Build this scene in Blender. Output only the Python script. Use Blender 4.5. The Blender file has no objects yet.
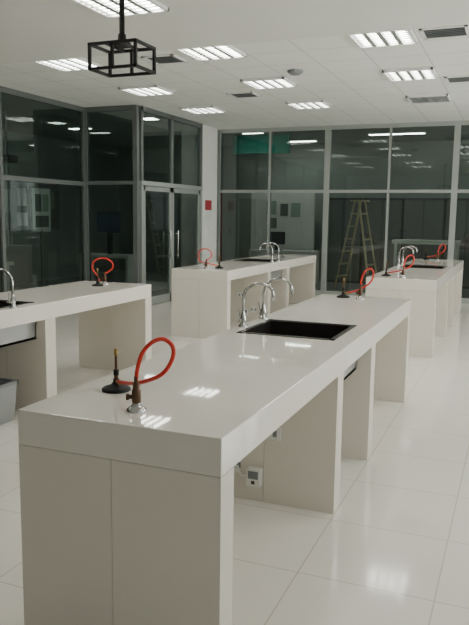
import bpy, math
from mathutils import Vector, Matrix

S = bpy.context.scene
COL = S.collection

# ------------------------------------------------------------------ materials
def mat(name, col, rough=0.5, metal=0.0, spec=0.5, emit=None, es=0.0, noise=0.0, nscale=6.0):
    m = bpy.data.materials.new(name); m.use_nodes = True
    nt = m.node_tree; b = nt.nodes['Principled BSDF']
    b.inputs['Base Color'].default_value = (*col, 1)
    b.inputs['Roughness'].default_value = rough
    b.inputs['Metallic'].default_value = metal
    b.inputs['Specular IOR Level'].default_value = spec
    if emit:
        b.inputs['Emission Color'].default_value = (*emit, 1)
        b.inputs['Emission Strength'].default_value = es
    if noise > 0:
        tc = nt.nodes.new('ShaderNodeTexCoord')
        n = nt.nodes.new('ShaderNodeTexNoise'); n.inputs['Scale'].default_value = nscale
        n.inputs['Detail'].default_value = 5
        nt.links.new(tc.outputs['Object'], n.inputs['Vector'])
        mx = nt.nodes.new('ShaderNodeMix'); mx.data_type = 'RGBA'
        mx.inputs['A'].default_value = (*[c*(1-noise) for c in col], 1)
        mx.inputs['B'].default_value = (*[min(1, c*(1+noise)) for c in col], 1)
        nt.links.new(n.outputs['Fac'], mx.inputs['Factor'])
        nt.links.new(mx.outputs['Result'], b.inputs['Base Color'])
    return m

def grid_mat(name, col, linecol, size, ox, oy, lw, rough, spec=0.5, noise=0.03):
    """square tile grid in object space"""
    m = mat(name, col, rough, spec=spec)
    nt = m.node_tree; b = nt.nodes['Principled BSDF']
    tc = nt.nodes.new('ShaderNodeTexCoord')
    sp = nt.nodes.new('ShaderNodeSeparateXYZ')
    nt.links.new(tc.outputs['Object'], sp.inputs[0])
    outs = []
    for ax, off in (('X', ox), ('Y', oy)):
        a = nt.nodes.new('ShaderNodeMath'); a.operation = 'SUBTRACT'; a.inputs[1].default_value = off
        nt.links.new(sp.outputs[ax], a.inputs[0])
        d = nt.nodes.new('ShaderNodeMath'); d.operation = 'PINGPONG'; d.inputs[1].default_value = size/2
        nt.links.new(a.outputs[0], d.inputs[0])
        outs.append(d)
    mn = nt.nodes.new('ShaderNodeMath'); mn.operation = 'MINIMUM'
    nt.links.new(outs[0].outputs[0], mn.inputs[0]); nt.links.new(outs[1].outputs[0], mn.inputs[1])
    mr = nt.nodes.new('ShaderNodeMapRange')
    mr.inputs['From Min'].default_value = lw*0.5; mr.inputs['From Max'].default_value = lw
    nt.links.new(mn.outputs[0], mr.inputs['Value'])
    n = nt.nodes.new('ShaderNodeTexNoise'); n.inputs['Scale'].default_value = 1.5; n.inputs['Detail'].default_value = 4
    nt.links.new(tc.outputs['Object'], n.inputs['Vector'])
    m0 = nt.nodes.new('ShaderNodeMix'); m0.data_type = 'RGBA'
    m0.inputs['A'].default_value = (*[c*(1-noise) for c in col], 1); m0.inputs['B'].default_value = (*[min(1,c*(1+noise)) for c in col], 1)
    nt.links.new(n.outputs['Fac'], m0.inputs['Factor'])
    mx = nt.nodes.new('ShaderNodeMix'); mx.data_type = 'RGBA'
    mx.inputs['A'].default_value = (*linecol, 1)
    nt.links.new(m0.outputs['Result'], mx.inputs['B'])
    nt.links.new(mr.outputs['Result'], mx.inputs['Factor'])
    nt.links.new(mx.outputs['Result'], b.inputs['Base Color'])
    return m

def glass_mat(name, tint, refl=1.45, boost=1.0):
    m = bpy.data.materials.new(name); m.use_nodes = True
    nt = m.node_tree; nt.nodes.clear()
    o = nt.nodes.new('ShaderNodeOutputMaterial')
    t = nt.nodes.new('ShaderNodeBsdfTransparent'); t.inputs[0].default_value = (*tint, 1)
    g = nt.nodes.new('ShaderNodeBsdfGlossy'); g.inputs['Roughness'].default_value = 0.01
    g.inputs['Color'].default_value = (0.85, 0.92, 0.9, 1)
    f = nt.nodes.new('ShaderNodeFresnel'); f.inputs['IOR'].default_value = refl
    mu = nt.nodes.new('ShaderNodeMath'); mu.operation = 'MULTIPLY'; mu.use_clamp = True; mu.inputs[1].default_value = boost
    nt.links.new(f.outputs[0], mu.inputs[0])
    mx = nt.nodes.new('ShaderNodeMixShader')
    nt.links.new(mu.outputs[0], mx.inputs[0]); nt.links.new(t.outputs[0], mx.inputs[1]); nt.links.new(g.outputs[0], mx.inputs[2])
    nt.links.new(mx.outputs[0], o.inputs[0])
    return m

M_top   = mat('quartz_top', (0.80, 0.76, 0.685), 0.03, spec=0.75, noise=0.02, nscale=9)
M_panel = mat('bench_tile', (0.75, 0.705, 0.625), 0.12, spec=0.5, noise=0.025, nscale=4)
M_sink  = mat('black_resin', (0.02, 0.017, 0.015), 0.25)
M_rim   = mat('sink_rim', (0.05, 0.045, 0.04), 0.2)
M_steel = mat('basin_steel', (0.42, 0.43, 0.43), 0.35, metal=0.6, noise=0.1)
M_chrome= mat('chrome', (0.55, 0.55, 0.54), 0.08, metal=1.0)
M_brass = mat('brass', (0.30, 0.20, 0.07), 0.3, metal=1.0)
M_bronze= mat('tap_bronze', (0.10, 0.05, 0.025), 0.3, metal=0.5)
M_black = mat('black_metal', (0.006, 0.006, 0.006), 0.5, spec=0.25)
M_hose  = mat('red_rubber', (0.66, 0.03, 0.015), 0.35)
M_ceil  = grid_mat('ceiling_tiles', (0.80, 0.815, 0.78), (0.56, 0.57, 0.54), 0.62, -0.23, 4.96, 0.009, 0.9, noise=0.015)
M_gyp   = mat('gypsum', (0.73, 0.74, 0.70), 0.9, noise=0.015, nscale=1.5)
M_floor = grid_mat('floor_tiles', (0.80, 0.765, 0.695), (0.55, 0.51, 0.44), 0.6, 0.0, 0.3, 0.004, 0.09, spec=0.6, noise=0.02)
M_wall  = mat('white_paint', (0.78, 0.78, 0.75), 0.7, noise=0.02)
M_alu   = mat('aluminium', (0.42, 0.45, 0.43), 0.4, metal=0.4)
M_aludk = mat('dark_aluminium', (0.16, 0.175, 0.17), 0.45, metal=0.3)
M_lampW = mat('fixture_white', (0.85, 0.85, 0.83), 0.4)
M_tube  = mat('tube_light', (1, 1, 1), 0.5, emit=(1.0, 0.98, 0.92), es=20.5)
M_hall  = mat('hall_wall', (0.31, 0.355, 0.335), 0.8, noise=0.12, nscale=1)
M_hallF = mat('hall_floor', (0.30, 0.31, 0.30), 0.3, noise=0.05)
M_green = mat('teal_paint', (0.02, 0.46, 0.36), 0.6, noise=0.03)
M_red   = mat('red_paint', (0.35, 0.03, 0.04), 0.6)
M_wood  = mat('ladder_wood', (0.70, 0.60, 0.38), 0.5, noise=0.12)
M_paper = mat('paper', (0.72, 0.74, 0.72), 0.8, noise=0.03)
M_paperG= mat('green_print', (0.35, 0.45, 0.36), 0.8)
M_paperK= mat('grey_print', (0.16, 0.17, 0.17), 0.8)
M_dark  = mat('dark_plastic', (0.03, 0.03, 0.035), 0.45)
M_cab   = mat('cabinet_grey', (0.12, 0.13, 0.13), 0.5, noise=0.05)
M_grey  = mat('grey_plastic', (0.22, 0.24, 0.24), 0.5, noise=0.05)
M_bin   = mat('brushed_bin_steel', (0.34, 0.36, 0.36), 0.35, metal=0.5, noise=0.06)
M_screen= mat('screen', (0.03, 0.05, 0.08), 0.2, emit=(0.12, 0.2, 0.33), es=0.03)
M_white = mat('white_plastic', (0.80, 0.79, 0.75), 0.35)
M_glass = glass_mat('tinted_glass', (0.44, 0.52, 0.485), 1.5, 2.2)
M_glassB= glass_mat('back_glass', (0.56, 0.64, 0.605), 1.5, 2.4)
M_glassC= glass_mat('clear_glass', (0.9, 0.93, 0.92), 1.45, 1.0)

# ------------------------------------------------------------------ mesh builder
class MB:
    def __init__(s): s.v=[]; s.f=[]; s.m=[]; s.sm=[]; s.mats=[]
    def mi(s, m):
        if m not in s.mats: s.mats.append(m)
        return s.mats.index(m)
    def add(s, vs, fs, m, smooth=False):
        o=len(s.v); s.v += [tuple(v) for v in vs]; k=s.mi(m)
        for f in fs: s.f.append([i+o for i in f]); s.m.append(k); s.sm.append(smooth)
    def box(s, x0,x1,y0,y1,z0,z1, m):
        vs=[(x0,y0,z0),(x1,y0,z0),(x1,y1,z0),(x0,y1,z0),(x0,y0,z1),(x1,y0,z1),(x1,y1,z1),(x0,y1,z1)]
        fs=[(0,3,2,1),(4,5,6,7),(0,1,5,4),(1,2,6,5),(2,3,7,6),(3,0,4,7)]
        s.add(vs,fs,m)
    def beam(s, a, b, w, m, w2=None):
        a=Vector(a); b=Vector(b); d=(b-a).normalized(); w2=w2 or w
        u=d.cross(Vector((0,0,1)))
        if u.length<1e-3: u=Vector((1,0,0))
        u.normalize(); v=d.cross(u)
        vs=[]
        for c in (a,b):
            for i,j in ((-1,-1),(1,-1),(1,1),(-1,1)): vs.append(c+u*i*w/2+v*j*w2/2)
        s.add(vs,[(0,1,2,3),(7,6,5,4),(0,4,5,1),(1,5,6,2),(2,6,7,3),(3,7,4,0)],m)
    def lathe(s, c, prof, m, n=24, axis=(0,0,1)):
        q=Vector((0,0,1)).rotation_difference(Vector(axis).normalized()); c=Vector(c)
        vs=[];fs=[]
        for r,h in prof:
            for i in range(n):
                a=2*math.pi*i/n; vs.append(c+q@Vector((r*math.cos(a),r*math.sin(a),h)))
        for k in range(len(prof)-1):
            for i in range(n):
                j=(i+1)%n; fs.append((k*n+i,k*n+j,(k+1)*n+j,(k+1)*n+i))
        s.add(vs,fs,m,True)
        k=len(prof)-1
        s.add([vs[i] for i in range(n)],[tuple(reversed(range(n)))],m)
        s.add([vs[k*n+i] for i in range(n)],[tuple(range(n))],m)
    def tube(s, pts, r, m, n=10, sub=8):
        P=[Vector(p) for p in pts]; Q=[]
        for i in range(len(P)-1):
            p0=P[max(i-1,0)];p1=P[i];p2=P[i+1];p3=P[min(i+2,len(P)-1)]
            for k in range(sub):
                t=k/sub
                Q.append(0.5*((2*p1)+(-p0+p2)*t+(2*p0-5*p1+4*p2-p3)*t*t+(-p0+3*p1-3*p2+p3)*t**3))
        Q.append(P[-1])
        d0=(Q[1]-Q[0]).normalized(); u=d0.orthogonal().normalized()
        vs=[];fs=[]
        for i,q in enumerate(Q):
            d=(Q[min(i+1,len(Q)-1)]-Q[max(i-1,0)]).normalized()
            u=(u-d*u.dot(d)).normalized(); w=d.cross(u)
            for k in range(n):
                a=2*math.pi*k/n; vs.append(q+(u*math.cos(a)+w*math.sin(a))*r)
        for i in range(len(Q)-1):
            for k in range(n):
                j=(k+1)%n; fs.append((i*n+k,i*n+j,(i+1)*n+j,(i+1)*n+k))
        s.add(vs,fs,m,True)
        s.add(vs[:n],[tuple(reversed(range(n)))],m); s.add(vs[-n:],[tuple(range(n))],m)
    def obj(s, name, parent=None, bevel=0.0, loc=(0,0,0), rot=0.0):
        me=bpy.data.meshes.new(name); me.from_pydata(s.v,[],s.f)
        for m in s.mats: me.materials.append(m)
        for p,k,sm in zip(me.polygons,s.m,s.sm): p.material_index=k; p.use_smooth=sm
        me.update()
        ob=bpy.data.objects.new(name,me); COL.objects.link(ob); ob.location=loc; ob.rotation_euler=(0,0,rot)
        if parent: ob.parent=parent
        if bevel>0:
            b=ob.modifiers.new('bevel','BEVEL'); b.width=bevel; b.segments=2; b.limit_method='ANGLE'
            b.angle_limit=math.radians(40)
        return ob

# ------------------------------------------------------------------ dimensions
W,L,G=0.80,4.1865,1.9895
UL=-2.5692        # right edge of the left row
H=0.90
HC=3.38
XL=-6.15          # left glass wall
XD=-5.12          # door wall
YV=8.33           # vestibule front
YDE=10.85         # door wall end
YB=11.80          # back glazed wall
XR=3.40
YN=-4.2
YH=15.2           # hall back
XHL=-9.7
YS=4.85           # ceiling step

# ------------------------------------------------------------------ shell
b=MB(); b.box(XL-0.05,XR+0.1,YN-0.1,YB+0.05,-0.1,0,M_floor); b.obj('floor')
b=MB(); b.box(XL-0.05,XR+0.1,YN-0.1,YS,HC-0.06,HC+0.25,M_gyp); b.box(XL-0.05,XR+0.1,YS,YB+0.05,HC,HC+0.25,M_ceil); b.obj('ceiling')
b=MB(); b.box(XL-0.1,XR+0.1,YN-0.15,YN,0,HC,M_wall); b.obj('wall_front')
b=MB()
b.box(XR,XR+0.15,YN,YB,0,0.9,M_wall); b.box(XR,XR+0.15,YN,YB,2.8,HC,M_wall)
wins=[(-3.2,-0.6),(0.2,2.8),(3.8,6.4),(7.6,10.6)]
ys=[YN]+[v for w in wins for v in w]+[YB]
for i in range(0,len(ys),2): b.box(XR,XR+0.15,ys[i],ys[i+1],0.9,2.8,M_wall)
b.obj('wall_right')
for i,(a,c) in enumerate(wins):
    b=MB()
    for y in (a+0.03,(a+c)/2,c-0.03): b.box(XR+0.04,XR+0.1,y-0.03,y+0.03,0.9,2.8,M_alu)
    for z in (0.93,2.77): b.box(XR+0.04,XR+0.1,a,c,z-0.03,z+0.03,M_alu)
    b.add([(XR+0.07,a,0.9),(XR+0.07,a,2.8),(XR+0.07,c,2.8),(XR+0.07,c,0.9)],[(0,1,2,3)],M_glassC)
    b.obj('window_%d'%(i+10))

def glazed_y(name, x, ylist, zmid, z0=0.0, z1=HC, fm=M_aludk, gm=M_glass, fw=0.06):
    b=MB()
    for y in ylist: b.box(x-0.05,x+0.03,y-fw/2,y+fw/2,z0,z1,fm)
    y0,y1=ylist[0],ylist[-1]
    for z,h in ((z0+0.05,0.1),(zmid,0.07),(z1-0.04,0.08)): b.box(x-0.045,x+0.025,y0,y1,z-h/2,z+h/2,fm)
    b.add([(x,y0,z0),(x,y1,z0),(x,y1,z1),(x,y0,z1)],[(0,1,2,3)],gm)
    return b.obj(name)
glazed_y('window_1', XL, [YN+0.1,-1.8,0.2,2.2,4.2,6.2,YV-0.05], 2.10)
def glazed_x(name, y, xlist, zmid, z0=0.0, z1=HC, fm=M_aludk, gm=M_glass, fw=0.06, thick=None):
    b=MB()
    for k,x in enumerate(xlist):
        w=fw if not thick or k not in thick else thick[k]
        b.box(x-w/2,x+w/2,y-0.03,y+0.05,z0,z1,fm)
    x0,x1=xlist[0],xlist[-1]
    for z,h in ((z0+0.05,0.1),(zmid,0.06),(z1-0.04,0.08)): b.box(x0,x1,y-0.025,y+0.045,z-h/2,z+h/2,fm)
    b.add([(x0,y,z0),(x1,y,z0),(x1,y,z1),(x0,y,z1)],[(0,1,2,3)],gm)
    return b.obj(name)
glazed_x('window_2', YV, [XL+0.02, XD-0.03], 2.12, fw=0.08)
# transom glazing over the doors
b=MB(); YD0=YV+0.12; YDM=9.55
for y in (YD0,YDM,YDE-0.04): b.box(XD-0.05,XD+0.03,y-0.035,y+0.035,2.16,HC,M_aludk)
b.box(XD-0.06,XD+0.04,YV+0.08,YDE,2.085,2.16,M_alu); b.box(XD-0.05,XD+0.03,YV+0.08,YDE,HC-0.08,HC,M_aludk)
b.add([(XD,YV+0.1,2.15),(XD,YDE-0.02,2.15),(XD,YDE-0.02,HC),(XD,YV+0.1,HC)],[(0,1,2,3)],M_glass)
b.obj('window_3')
b=MB(); b.box(XD-0.05,XD+0.03,YD0-0.035,YD0+0.035,0,2.084,M_alu); b.obj('trim_2')
b=MB(); b.box(XD-0.05,XD+0.03,YDE-0.075,YDE-0.005,0,2.084,M_alu); b.obj('trim_3')
def door(name,y0,y1,hside):
    b=MB(); w=0.07
    b.box(XD-0.03,XD+0.02,y0,y0+w,0.01,2.08,M_alu); b.box(XD-0.03,XD+0.02,y1-w,y1,0.01,2.08,M_alu)
    for z,h in ((0.08,0.14),(2.04,0.08)): b.box(XD-0.03,XD+0.02,y0,y1,z-h/2,z+h/2,M_alu)
    b.add([(XD,y0,0.05),(XD,y1,0.05),(XD,y1,2.07),(XD,y0,2.07)],[(0,1,2,3)],M_glassB)
    yh=y1-0.14 if hside>0 else y0+0.14
    b.tube([(XD+0.07,yh,0.8),(XD+0.07,yh,1.0),(XD+0.07,yh,1.3)],0.013,M_chrome)
    for z in (0.85,1.25): b.lathe((XD-0.0,yh,z),[(0.01,0),(0.01,0.07)],M_chrome,10,(1,0,0))
    b.obj(name)
door('door_1',YD0+0.045,YDM-0.01,1); door('door_2',YDM+0.01,YDE-0.085,-1)
b=MB(); b.box(XD-0.45,XD,YDE+0.02,YB-0.15,0,HC,M_wall); b.obj('column',bevel=0.004)
glazed_x('window_4', YB, [-5.15,-4.0,-2.79,-1.56,-0.335,0.89,2.12,XR-0.05], 2.10, fm=M_alu, gm=M_glassB, fw=0.045, thick={2:0.11,4:0.11,6:0.11,0:0.08})

# ---- hall / neighbouring rooms behind glass
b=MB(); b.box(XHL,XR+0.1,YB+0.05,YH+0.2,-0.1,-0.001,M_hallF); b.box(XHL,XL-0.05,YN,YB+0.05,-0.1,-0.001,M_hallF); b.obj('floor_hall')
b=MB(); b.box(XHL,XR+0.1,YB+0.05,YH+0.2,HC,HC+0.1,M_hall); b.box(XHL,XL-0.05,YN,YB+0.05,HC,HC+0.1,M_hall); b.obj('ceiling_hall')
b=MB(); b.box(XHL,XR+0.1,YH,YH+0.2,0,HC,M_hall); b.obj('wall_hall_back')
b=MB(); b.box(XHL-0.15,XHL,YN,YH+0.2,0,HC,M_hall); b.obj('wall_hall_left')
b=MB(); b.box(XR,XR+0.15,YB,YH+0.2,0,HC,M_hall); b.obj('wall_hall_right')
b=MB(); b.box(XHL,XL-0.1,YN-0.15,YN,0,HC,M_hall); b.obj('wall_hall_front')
YP=14.7
b=MB(); b.box(-5.5,-3.85,YP,YP+0.1,0,2.2,M_wall)
b.obj('wall_partition')
for (x,z,w,h,m) in ((-4.95,1.80,0.24,0.34,M_paperG),(-4.92,1.42,0.22,0.26,M_paperK),(-4.32,1.75,0.24,0.34,M_paperG),(-4.62,1.75,0.2,0.3,M_paperK)):
    b=MB(); b.box(x-w/2,x+w/2,YP-0.015,YP-0.005,z-h/2,z+h/2,m); b.obj('notice_sheet')
b=MB(); b.box(-5.3,-3.98,12.95,13.05,2.98,HC,M_green); b.obj('trim_1')
b=MB(); b.box(-5.42,-5.30,12.2,12.35,0,2.1,M_red); b.obj('red_post')
b=MB()
for k in range(4):
    x0=-3.6+k*0.95
    b.box(x0,x0+0.92,YP+0.05,YH-0.02,0.0,2.05,M_dark); b.box(x0+0.02,x0+0.45,YP+0.035,YP+0.05,0.05,2.0,M_cab); b.box(x0+0.47,x0+0.90,YP+0.035,YP+0.05,0.05,2.0,M_cab)
b.obj('storage_cabinets')
b=MB(); b.box(0.5,2.6,13.4,14.0,0.74,0.79,M_wall)
for x in (0.55,1.5,2.5): b.box(x,x+0.05,13.42,13.98,0,0.74,M_wall)
b.obj('hall_table')
b=MB(); b.box(-1.7,-0.3,13.3,13.9,1.04,1.12,M_wall); b.box(-1.65,-1.59,13.32,13.88,0,1.04,M_wall); b.box(-0.4,-0.34,13.32,13.88,0,1.04,M_wall); b.obj('hall_counter')
b=MB(); b.box(-5.2,-3.6,13.8,14.4,0.72,0.78,M_wall); b.box(-5.2,-5.14,13.8,14.4,0,0.72,M_wall); b.box(-3.66,-3.6,13.8,14.4,0,0.72,M_wall); b.obj('reception_desk')
b=MB(); x=-4.6; b.box(x-0.22,x+0.22,14.05,14.09,0.92,1.22,M_dark); b.box(x-0.035,x+0.035,14.07,14.1,0.79,0.95,M_dark); b.box(x-0.12,x+0.12,14.0,14.18,0.781,0.795,M_dark); b.obj('computer_monitor')

# stepladder (local frame, turned a little so treads and A-profile both show)
b=MB(); lt=1.95
for sx in (-1,1):
    b.beam((-0.42,sx*0.26,0),(-0.05,sx*0.16,lt),0.055,M_wood,0.03)
    b.beam((0.42,sx*0.26,0),(0.05,sx*0.16,lt),0.045,M_wood,0.03)
for k in range(1,7):
    t=k/7
    b.box(-0.42+0.37*t-0.045,-0.42+0.37*t+0.045,-0.26+0.10*t,0.26-0.10*t,lt*t-0.014,lt*t+0.014,M_wood)
    if k%2==0: b.box(0.42-0.37*t-0.02,0.42-0.37*t+0.02,-0.26+0.10*t,0.26-0.10*t,lt*t-0.02,lt*t+0.02,M_wood)
b.box(-0.14,0.14,-0.2,0.2,lt-0.015,lt+0.015,M_wood)
for sx in (-1,1): b.beam((-0.24,sx*0.21,0.95),(0.24,sx*0.21,0.95),0.02,M_alu)
b.obj('stepladder',loc=(-2.45,13.4,0),rot=math.radians(-12))

def hall_lamp_and_fill(x,y,w=1.2,d=0.2):
    b=MB(); b.box(x-w/2,x+w/2,y-d/2,y+d/2,HC-0.03,HC-0.002,M_lampW); b.box(x-w/2+0.02,x+w/2-0.02,y-d/2+0.02,y+d/2-0.02,HC-0.034,HC-0.028,M_tube); b.obj('hall_light_and_fill')
for x,y in ((-4.3,14.2),(-1.7,13.3),(1.2,13.3)): hall_lamp_and_fill(x,y)  # back hall: fluorescent fitting plus panels added to brighten it behind the glass
hall_lamp_and_fill(-4.6,12.35,0.5,0.10)  # extra glowing panel, added in front of the teal band to light it
for x,y in ((-7.8,10.6),(-7.8,5.3)): hall_lamp_and_fill(x,y,0.5,0.2)  # small panels added to give the left room a dim light
hall_lamp_and_fill(-5.65,9.7,0.3,0.3)

# left room furniture
b=MB()
b.box(-8.1,-7.2,5.6,7.7,0.70,0.76,M_wall)
for y in (5.7,6.65,7.6): b.box(-8.05,-7.25,y-0.03,y+0.03,0,0.70,M_wall)
b.obj('work_table')
sx,sy=-6.92,8.1
b=MB(); b.box(sx-0.015,sx+0.015,sy-0.25,sy+0.25,1.27,2.02,M_paper); b.box(sx+0.016,sx+0.02,sy-0.17,sy-0.01,1.62,1.92,M_paperK); b.box(sx+0.016,sx+0.02,sy+0.03,sy+0.19,1.62,1.92,M_paperG); b.box(sx+0.016,sx+0.02,sy-0.17,sy+0.19,1.35,1.55,M_paperK)
b.box(sx-0.16,sx+0.16,sy-0.2,sy+0.2,0.0,0.03,M_alu); b.beam((sx,sy,0.03),(sx,sy,1.3),0.035,M_alu); b.obj('display_sign')
b=MB(); dx,dy=-6.9,10.2; b.box(dx-0.25,dx+0.25,dy,dy+0.04,1.25,1.6,M_screen); b.box(dx-0.27,dx+0.27,dy+0.035,dy+0.07,1.22,1.63,M_dark); b.box(dx-0.05,dx+0.05,dy+0.06,dy+0.1,0.78,1.3,M_dark); b.box(dx-0.6,dx+0.6,dy-0.2,dy+0.3,0.72,0.78,M_wall); b.box(dx-0.58,dx-0.52,dy-0.18,dy+0.28,0,0.72,M_wall); b.box(dx+0.52,dx+0.58,dy-0.18,dy+0.28,0,0.72,M_wall); b.obj('computer_desk')
# notice board on far left hall wall
b=MB(); xw=XHL+0.005
b.box(xw,xw+0.02,9.6,12.4,1.2,2.3,M_grey)
for k,(y,z,w,h) in enumerate(((9.9,1.9,0.3,0.4),(10.4,1.85,0.4,0.5),(11.0,1.95,0.3,0.4),(11.5,1.8,0.45,0.6),(12.05,1.9,0.3,0.4),(9.95,1.42,0.3,0.25),(11.0,1.45,0.35,0.3))):
    b.box(xw+0.021,xw+0.026,y-w/2,y+w/2,z-h/2,z+h/2,(M_paper,M_paperG,M_paper)[k%3])
b.obj('notice_board')
b=MB(); px,py=-7.5,7.95
b.box(px-0.14,px+0.14,py-0.13,py+0.13,2.46,2.58,M_dark); b.lathe((px+0.05,py-0.13,2.52),[(0.035,0),(0.035,0.03)],M_chrome,14,(0,-1,0))
b.lathe((px,py,2.58),[(0.05,0),(0.02,0.03),(0.02,HC-2.62),(0.06,HC-2.61),(0.06,HC-2.582)],M_dark,12); b.obj('ceiling_projector',bevel=0.004)

# signs on the column
b=MB()
b.box(XD,XD+0.012,11.05,11.35,1.70,1.90,M_red); b.box(XD,XD+0.012,11.05,11.35,1.48,1.66,M_paper); b.obj('safety_sign')
b=MB(); b.box(XD,XD+0.04,11.15,11.27,1.18,1.34,M_white); b.obj('light_switch',bevel=0.005)

# ------------------------------------------------------------------ ceiling fixtures
def lamp(x,y,on=True,z=HC):
    b=MB(); s=0.30
    zt=z-0.001
    for (x0,x1,y0,y1) in ((-s,s,-s,-s+0.025),(-s,s,s-0.025,s),(-s,-s+0.025,-s,s),(s-0.025,s,-s,s)):
        b.box(x+x0,x+x1,y+y0,y+y1,zt-0.03,zt,M_lampW)
    b.box(x-s+0.02,x+s-0.02,y-s+0.02,y+s-0.02,zt-0.006,zt,M_lampW if on else M_grey)
    for k in (-1.5,-0.5,0.5,1.5):
        if on: b.box(x+k*0.135-0.033,x+k*0.135+0.033,y-s+0.035,y+s-0.035,zt-0.016,zt-0.007,M_tube)
    for k in (-0.135,0,0.135):
        b.box(x+k-0.022,x+k+0.022,y-s+0.02,y+s-0.02,zt-0.028,zt-0.006,M_alu)
    for k in range(-3,4):
        b.box(x-s+0.02,x+s-0.02,y+k*0.077-0.003,y+k*0.077+0.003,zt-0.028,zt-0.017,M_alu)
    b.obj('ceiling_light')
for x in (-0.54,-2.40,-4.26,1.32):
    for y in (5.25,7.15,9.07):
        lamp(x,y,not (x==-0.54 and y==9.07))
for x in (-0.5,-2.31,-4.26,1.32):
    for y in (3.20,1.3): lamp(x,y,True,HC-0.06)

def vent(x,y,w,d,name='air_vent',z=HC):
    b=MB(); z-=0.001
    for (x0,x1,y0,y1) in ((-w,w,-d,-d+0.03),(-w,w,d-0.03,d),(-w,-w+0.03,-d,d),(w-0.03,w,-d,d)):
        b.box(x+x0,x+x1,y+y0,y+y1,z-0.015,z,M_lampW)
    b.box(x-w+0.02,x+w-0.02,y-d+0.02,y+d-0.02,z-0.004,z,M_dark)
    n=int(2*d/0.06)
    for i in range(n):
        yy=y-d+0.05+i*(2*d-0.1)/max(1,n-1)
        b.beam((x-w+0.02,yy,z-0.010),(x+w-0.02,yy,z-0.010),0.012,M_grey,0.006)
    b.obj(name)
vent(0.05,5.27,0.22,0.2); vent(-3.08,5.45,0.2,0.2); vent(-3.08,7.95,0.2,0.2); vent(0.05,7.7,0.22,0.2)
b=MB(); b.lathe((-1.85,6.55,HC-0.001),[(0.10,0),(0.10,-0.02),(0.06,-0.05),(0.03,-0.055)],M_grey,24); b.obj('smoke_detector')

# ------------------------------------------------------------------ projector cage hanging from ceiling
def cage():
    cx,cy=-1.50,1.9
    b=MB(); z0,z1=2.475,2.62
    w,d,t=0.16,0.115,0.017
    P=lambda x,y,z:(cx+x,cy+y,z)
    for x in (-w,0,w):
        for y in (-d,d): b.beam(P(x,y,z0),P(x,y,z1),t,M_black)
    for z in (z0,z1):
        for y in (-d,d): b.beam(P(-w-t/2,y,z),P(w+t/2,y,z),t,M_black)
        for x in (-w,w): b.beam(P(x,-d,z),P(x,d,z),t,M_black)
    for x in (-0.05,0.05): b.beam(P(x,-d,z1),P(x,d,z1),t,M_black)
    zc=HC-0.06-z1
    b.lathe((cx,cy,z1),[(0.055,0),(0.055,0.02),(0.028,0.035),(0.024,0.07),(0.017,0.075),(0.017,zc-0.03),(0.07,zc-0.02),(0.07,zc-0.001)],M_black,16)
    b.obj('projector_ceiling_mount')
cage()

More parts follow.
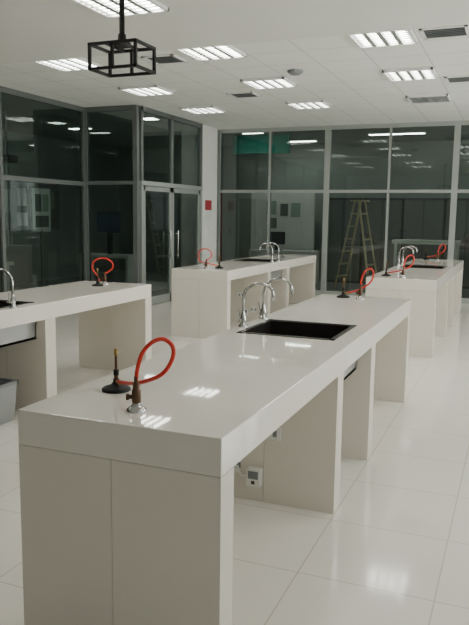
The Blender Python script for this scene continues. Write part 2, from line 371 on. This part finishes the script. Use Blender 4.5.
# ------------------------------------------------------------------ bench
def bench(ox,oy,mir=False):
    root=bpy.data.objects.new('laboratory_bench',None); COL.objects.link(root)
    fx=(lambda x: ox-W-x) if mir else (lambda x: ox+x)   # local x in -W..0
    def bx(b,x0,x1,y0,y1,z0,z1,m):
        a,c=sorted((fx(x0),fx(x1))); b.box(a,c,oy+y0,oy+y1,z0,z1,m)
    sx0,sx1,sy0,sy1=-0.69,-0.12,1.885,2.455
    xs=[fx(v) for v in (-W,sx0,sx1,0)]; 
    if mir: xs=xs[::-1]
    ys=[oy+v for v in (0,sy0,sy1,L)]; zt,zb=H,H-0.13
    b=MB(); vs=[(x,y,z) for z in (zb,zt) for y in ys for x in xs]
    I=lambda i,j,k:k*16+j*4+i
    fs=[]
    for i in range(3):
        for j in range(3):
            if i==1 and j==1: continue
            fs.append((I(i,j,1),I(i+1,j,1),I(i+1,j+1,1),I(i,j+1,1)))
            fs.append((I(i,j,0),I(i,j+1,0),I(i+1,j+1,0),I(i+1,j,0)))
    for i in range(3):
        fs.append((I(i,0,0),I(i+1,0,0),I(i+1,0,1),I(i,0,1)))
        fs.append((I(i+1,3,0),I(i,3,0),I(i,3,1),I(i+1,3,1)))
        fs.append((I(0,i+1,0),I(0,i,0),I(0,i,1),I(0,i+1,1)))
        fs.append((I(3,i,0),I(3,i+1,0),I(3,i+1,1),I(3,i,1)))
    fs += [(I(1,1,0),I(1,1,1),I(2,1,1),I(2,1,0)),(I(2,2,0),I(2,2,1),I(1,2,1),I(1,2,0)),
           (I(1,2,0),I(1,2,1),I(1,1,1),I(1,1,0)),(I(2,1,0),I(2,1,1),I(2,2,1),I(2,2,0))]
    b.add(vs,fs,M_top); b.obj('worktop',root,bevel=0.003)
    b=MB(); e=0.003; mid=-0.41
    for y0,y1 in ((0,0.11),(L-0.12,L)):
        for x0,x1 in ((-W,mid-0.001),(mid+0.001,0)):
            bx(b,x0,x1,y0,y1,0,zb-0.001,M_panel)
    for y0,y1 in ((1.571,1.70),(2.48,2.61)):
        for x0,x1 in ((-W+e,mid-0.001),(mid+0.001,-e)):
            bx(b,x0,x1,y0,y1,0,zb-0.001,M_panel)
    b.obj('leg_panels',root,bevel=0.0012)
    b=MB(); t=0.012; zb2=H-0.27
    bx(b,sx0-0.02,sx1+0.02,sy0-0.02,sy1+0.02,zb2-0.02,zb2-0.001,M_steel)
    for (x0,x1,y0,y1) in ((sx0-0.02,sx0-0.008,sy0-0.02,sy1+0.02),(sx1+0.008,sx1+0.02,sy0-0.02,sy1+0.02),(sx0-0.02,sx1+0.02,sy0-0.02,sy0-0.008),(sx0-0.02,sx1+0.02,sy1+0.008,sy1+0.02)):
        bx(b,x0,x1,y0,y1,zb2-0.02,zb-0.003,M_steel)
    bx(b,sx0+0.001,sx1-0.001,sy0+0.001,sy1-0.001,zb2,zb2+0.01,M_sink)
    for (x0,x1,y0,y1) in ((sx0+0.001,sx0+t,sy0+0.001,sy1-0.001),(sx1-t,sx1-0.001,sy0+0.001,sy1-0.001),(sx0+0.001,sx1-0.001,sy0+0.001,sy0+t),(sx0+0.001,sx1-0.001,sy1-t,sy1-0.001)):
        bx(b,x0,x1,y0,y1,zb2,H-0.002,M_sink)
    r=0.015
    for (x0,x1,y0,y1) in ((sx0-r,sx0+t,sy0-r,sy1+r),(sx1-t,sx1+r,sy0-r,sy1+r),(sx0-r,sx1+r,sy0-r,sy0+t),(sx0-r,sx1+r,sy1-t,sy1+r)):
        bx(b,x0,x1,y0,y1,H+0.0005,H+0.005,M_rim)
    cxm=fx((sx0+sx1)/2); b.lathe((cxm,oy+(sy0+sy1)/2,zb2+0.01),[(0.04,0),(0.04,0.004),(0.02,0.004)],M_chrome,16)
    b.lathe((cxm,oy+(sy0+sy1)/2,zb2-0.16),[(0.03,0),(0.03,0.14)],M_white,14)
    b.obj('sink_basin',root)
    b=MB(); sg=-1 if mir else 1
    for fy in ((1.86,2.16) if mir else (2.11,2.49)):
        x=fx(-0.757); y=oy+fy; z=H
        b.lathe((x,y,z),[(0.030,0.0005),(0.030,0.010),(0.018,0.018),(0.018,0.065),(0.012,0.075),(0.010,0.10)],M_chrome,18)
        b.tube([(x,y,z+0.09),(x,y,z+0.18),(x+sg*0.018,y,z+0.235),(x+sg*0.07,y,z+0.272),(x+sg*0.13,y,z+0.278),(x+sg*0.185,y,z+0.25),(x+sg*0.20,y,z+0.21)],0.0088,M_chrome,12)
        b.lathe((x+sg*0.20,y,z+0.215),[(0.012,0),(0.012,-0.02),(0.009,-0.035)],M_chrome,12)
        b.lathe((x,y,z+0.045),[(0.010,0),(0.010,0.045),(0.013,0.045),(0.013,0.055)],M_chrome,12,(0,-1,0))
        b.beam((x,y-0.05,z+0.045),(x-sg*0.02,y-0.055,z+0.12),0.011,M_chrome,0.007)
    b.obj('faucets',root)
    b=MB(); yf=1.571
    for (x,z,w,h,m) in ((-0.37,0.41,0.12,0.075,M_white),(-0.58,0.20,0.06,0.09,M_white)):
        bx(b,x-w/2,x+w/2,yf-0.012,yf,z-h/2,z+h/2,m)
        for k in (-0.03,0.025): bx(b,x+k-0.012,x+k+0.012,yf-0.0135,yf-0.0115,z-0.018,z+0.018,M_grey)
    bx(b,-0.495,-0.415,yf-0.05,yf,0.10,0.20,M_white); bx(b,-0.485,-0.425,yf-0.0515,yf-0.049,0.145,0.19,M_grey); bx(b,-0.465,-0.445,yf-0.0515,yf-0.049,0.115,0.135,M_dark)
    b.tube([(fx(-0.49),oy+yf-0.025,0.16),(fx(-0.53),oy+yf-0.03,0.15),(fx(-0.56),oy+yf-0.02,0.2)],0.005,M_white,8,6)
    b.obj('power_outlets',root,bevel=0.002)
    return root
bench(0,0); bench(0,L+G)
bench(UL,0,True); bench(UL,L+G,True)

# ------------------------------------------------------------------ bunsen burner with hose and gas tap
def burner(tx,ty,d=(-0.22,0.22),loop=1.0,rd=(0.927,0.376),ring=False):
    root=bpy.data.objects.new('bunsen_burner',None); COL.objects.link(root)
    z=H+0.0005
    T=Vector((tx,ty,0)); B=T+Vector((d[0],d[1],0)); R=Vector((rd[0],rd[1],0))
    b=MB()
    b.lathe((B.x,B.y,z),[(0.058,0),(0.058,0.008),(0.050,0.014),(0.022,0.024),(0.014,0.034),(0.012,0.048)],M_black,28)
    b.lathe((B.x,B.y,z+0.045),[(0.009,0),(0.009,0.02)],M_bronze,16)
    b.lathe((B.x,B.y,z+0.062),[(0.011,0),(0.011,0.022)],M_black,16)
    b.lathe((B.x,B.y,z+0.08),[(0.0055,0),(0.0055,0.06),(0.0055,0.062)],M_bronze,16)
    b.lathe((B.x,B.y,z+0.14),[(0.0055,0),(0.0075,0.003),(0.0075,0.03),(0.006,0.03)],M_brass,16)
    dd=(T-B).normalized()
    b.lathe((B.x,B.y,z+0.040),[(0.007,0),(0.007,0.03),(0.005,0.035),(0.005,0.06)],M_brass,12,(dd.x,dd.y,0))
    b.obj('burner_body',root)
    b=MB(); e=B+dd*0.04
    P=lambda r,h: tuple(T+R*r*loop+Vector((0,0,z+h)))
    if ring:
        k=loop
        pts=[P(0,0.105),P(0.03,0.125),P(0.075,0.16),P(0.075,0.215),P(0.02,0.255),P(-0.06,0.255),P(-0.115,0.215),P(-0.12,0.15),P(-0.08,0.09),(e.x,e.y,z+0.043)]
    else:
        pts=[P(0,0.105),P(0.004,0.15),P(0.022,0.21),P(0.060,0.252),P(0.100,0.262),P(0.132,0.232),P(0.125,0.18),P(0.085,0.130)]
        q=(T+R*0.03*loop)*0.55+e*0.45
        pts+= [(q.x+0.02,q.y,z+0.075),(e.x,e.y,z+0.043)]
    b.tube(pts,0.0078,M_hose,10,10)
    b.obj('hose',root)
    b=MB()
    b.lathe((T.x,T.y,z),[(0.036,0),(0.036,0.006),(0.028,0.012),(0.018,0.018),(0.014,0.028)],M_chrome,24)
    b.lathe((T.x,T.y,z+0.026),[(0.013,0),(0.017,0.008),(0.017,0.045),(0.013,0.055),(0.013,0.075),(0.008,0.08),(0.008,0.10)],M_bronze,18)
    b.lathe((T.x,T.y,z+0.05),[(0.008,0),(0.008,0.026),(0.012,0.026),(0.012,0.036)],M_bronze,12,(-R.x,-R.y,0))
    b.obj('gas_tap',root)
burner(-0.405,0.165)
burner(-0.40,3.96,(-0.16,0.05),0.8)
burner(-0.40,6.36,(-0.22,0.12),0.9)
burner(-0.40,10.1,(-0.2,0.1),0.9)
burner(-2.97,3.96,(0.02,-0.16),1.0,ring=True)
burner(-2.95,6.36,(0.12,0.15),0.85,ring=True)

# trash bin under left bench
b=MB()
x0,x1,y0,y1=-3.02,-2.70,1.88,2.28
def frus(b,x0,x1,y0,y1,z0,z1,t,m):
    vs=[(x0+t,y0+t,z0),(x1-t,y0+t,z0),(x1-t,y1-t,z0),(x0+t,y1-t,z0),(x0,y0,z1),(x1,y0,z1),(x1,y1,z1),(x0,y1,z1)]
    b.add(vs,[(0,3,2,1),(0,1,5,4),(1,2,6,5),(2,3,7,6),(3,0,4,7)],m)
    i=0.012
    vs=[(x0+i+t,y0+i+t,z0+0.01),(x1-i-t,y0+i+t,z0+0.01),(x1-i-t,y1-i-t,z0+0.01),(x0+i+t,y1-i-t,z0+0.01),(x0+i,y0+i,z1),(x1-i,y0+i,z1),(x1-i,y1-i,z1),(x0+i,y1-i,z1)]
    b.add(vs,[(0,1,2,3),(1,0,4,5),(2,1,5,6),(3,2,6,7),(0,3,7,4)],m)
frus(b,x0,x1,y0,y1,0.001,0.30,0.02,M_bin)
for a in ((x0-0.01,x1+0.01,y0-0.01,y0+0.012),(x0-0.01,x1+0.01,y1-0.012,y1+0.01),(x0-0.01,x0+0.012,y0-0.01,y1+0.01),(x1-0.012,x1+0.01,y0-0.01,y1+0.01)):
    b.box(*a,0.29,0.315,M_grey)
b.obj('waste_bin')

# ------------------------------------------------------------------ lights
for i,(a,c) in enumerate(wins):
    ld=bpy.data.lights.new('daylight','AREA'); ld.shape='RECTANGLE'; ld.size=c-a; ld.size_y=1.9; ld.energy=(15,65,125,150)[i]; ld.color=(1.0,0.985,0.94)
    lo=bpy.data.objects.new('daylight',ld); COL.objects.link(lo); lo.location=(XR+0.35,(a+c)/2,1.85)
    lo.rotation_euler=Matrix(((0,0,1),(1,0,0),(0,1,0))).to_euler()
w=bpy.data.worlds.new('world'); S.world=w; w.use_nodes=True
w.node_tree.nodes['Background'].inputs[0].default_value=(0.7,0.8,0.9,1); w.node_tree.nodes['Background'].inputs[1].default_value=0.6

# ------------------------------------------------------------------ camera
f,cx,cy,cz,yaw,pit,rol=693.2027, 0.8301, -1.9516, 1.602, -0.3853, 0.1394, 0.0131
F=Vector((math.sin(yaw)*math.cos(pit),math.cos(yaw)*math.cos(pit),-math.sin(pit)))
R=F.cross(Vector((0,0,1))).normalized(); U=R.cross(F)
R,U=R*math.cos(rol)+U*math.sin(rol),-R*math.sin(rol)+U*math.cos(rol)
cd=bpy.data.cameras.new('camera'); cam=bpy.data.objects.new('camera',cd); COL.objects.link(cam)
cam.matrix_world=Matrix(((R.x,U.x,-F.x,cx),(R.y,U.y,-F.y,cy),(R.z,U.z,-F.z,cz),(0,0,0,1)))
cd.sensor_fit='VERTICAL'; cd.sensor_height=24; cd.lens=f/625*24; cd.clip_end=100
S.camera=cam
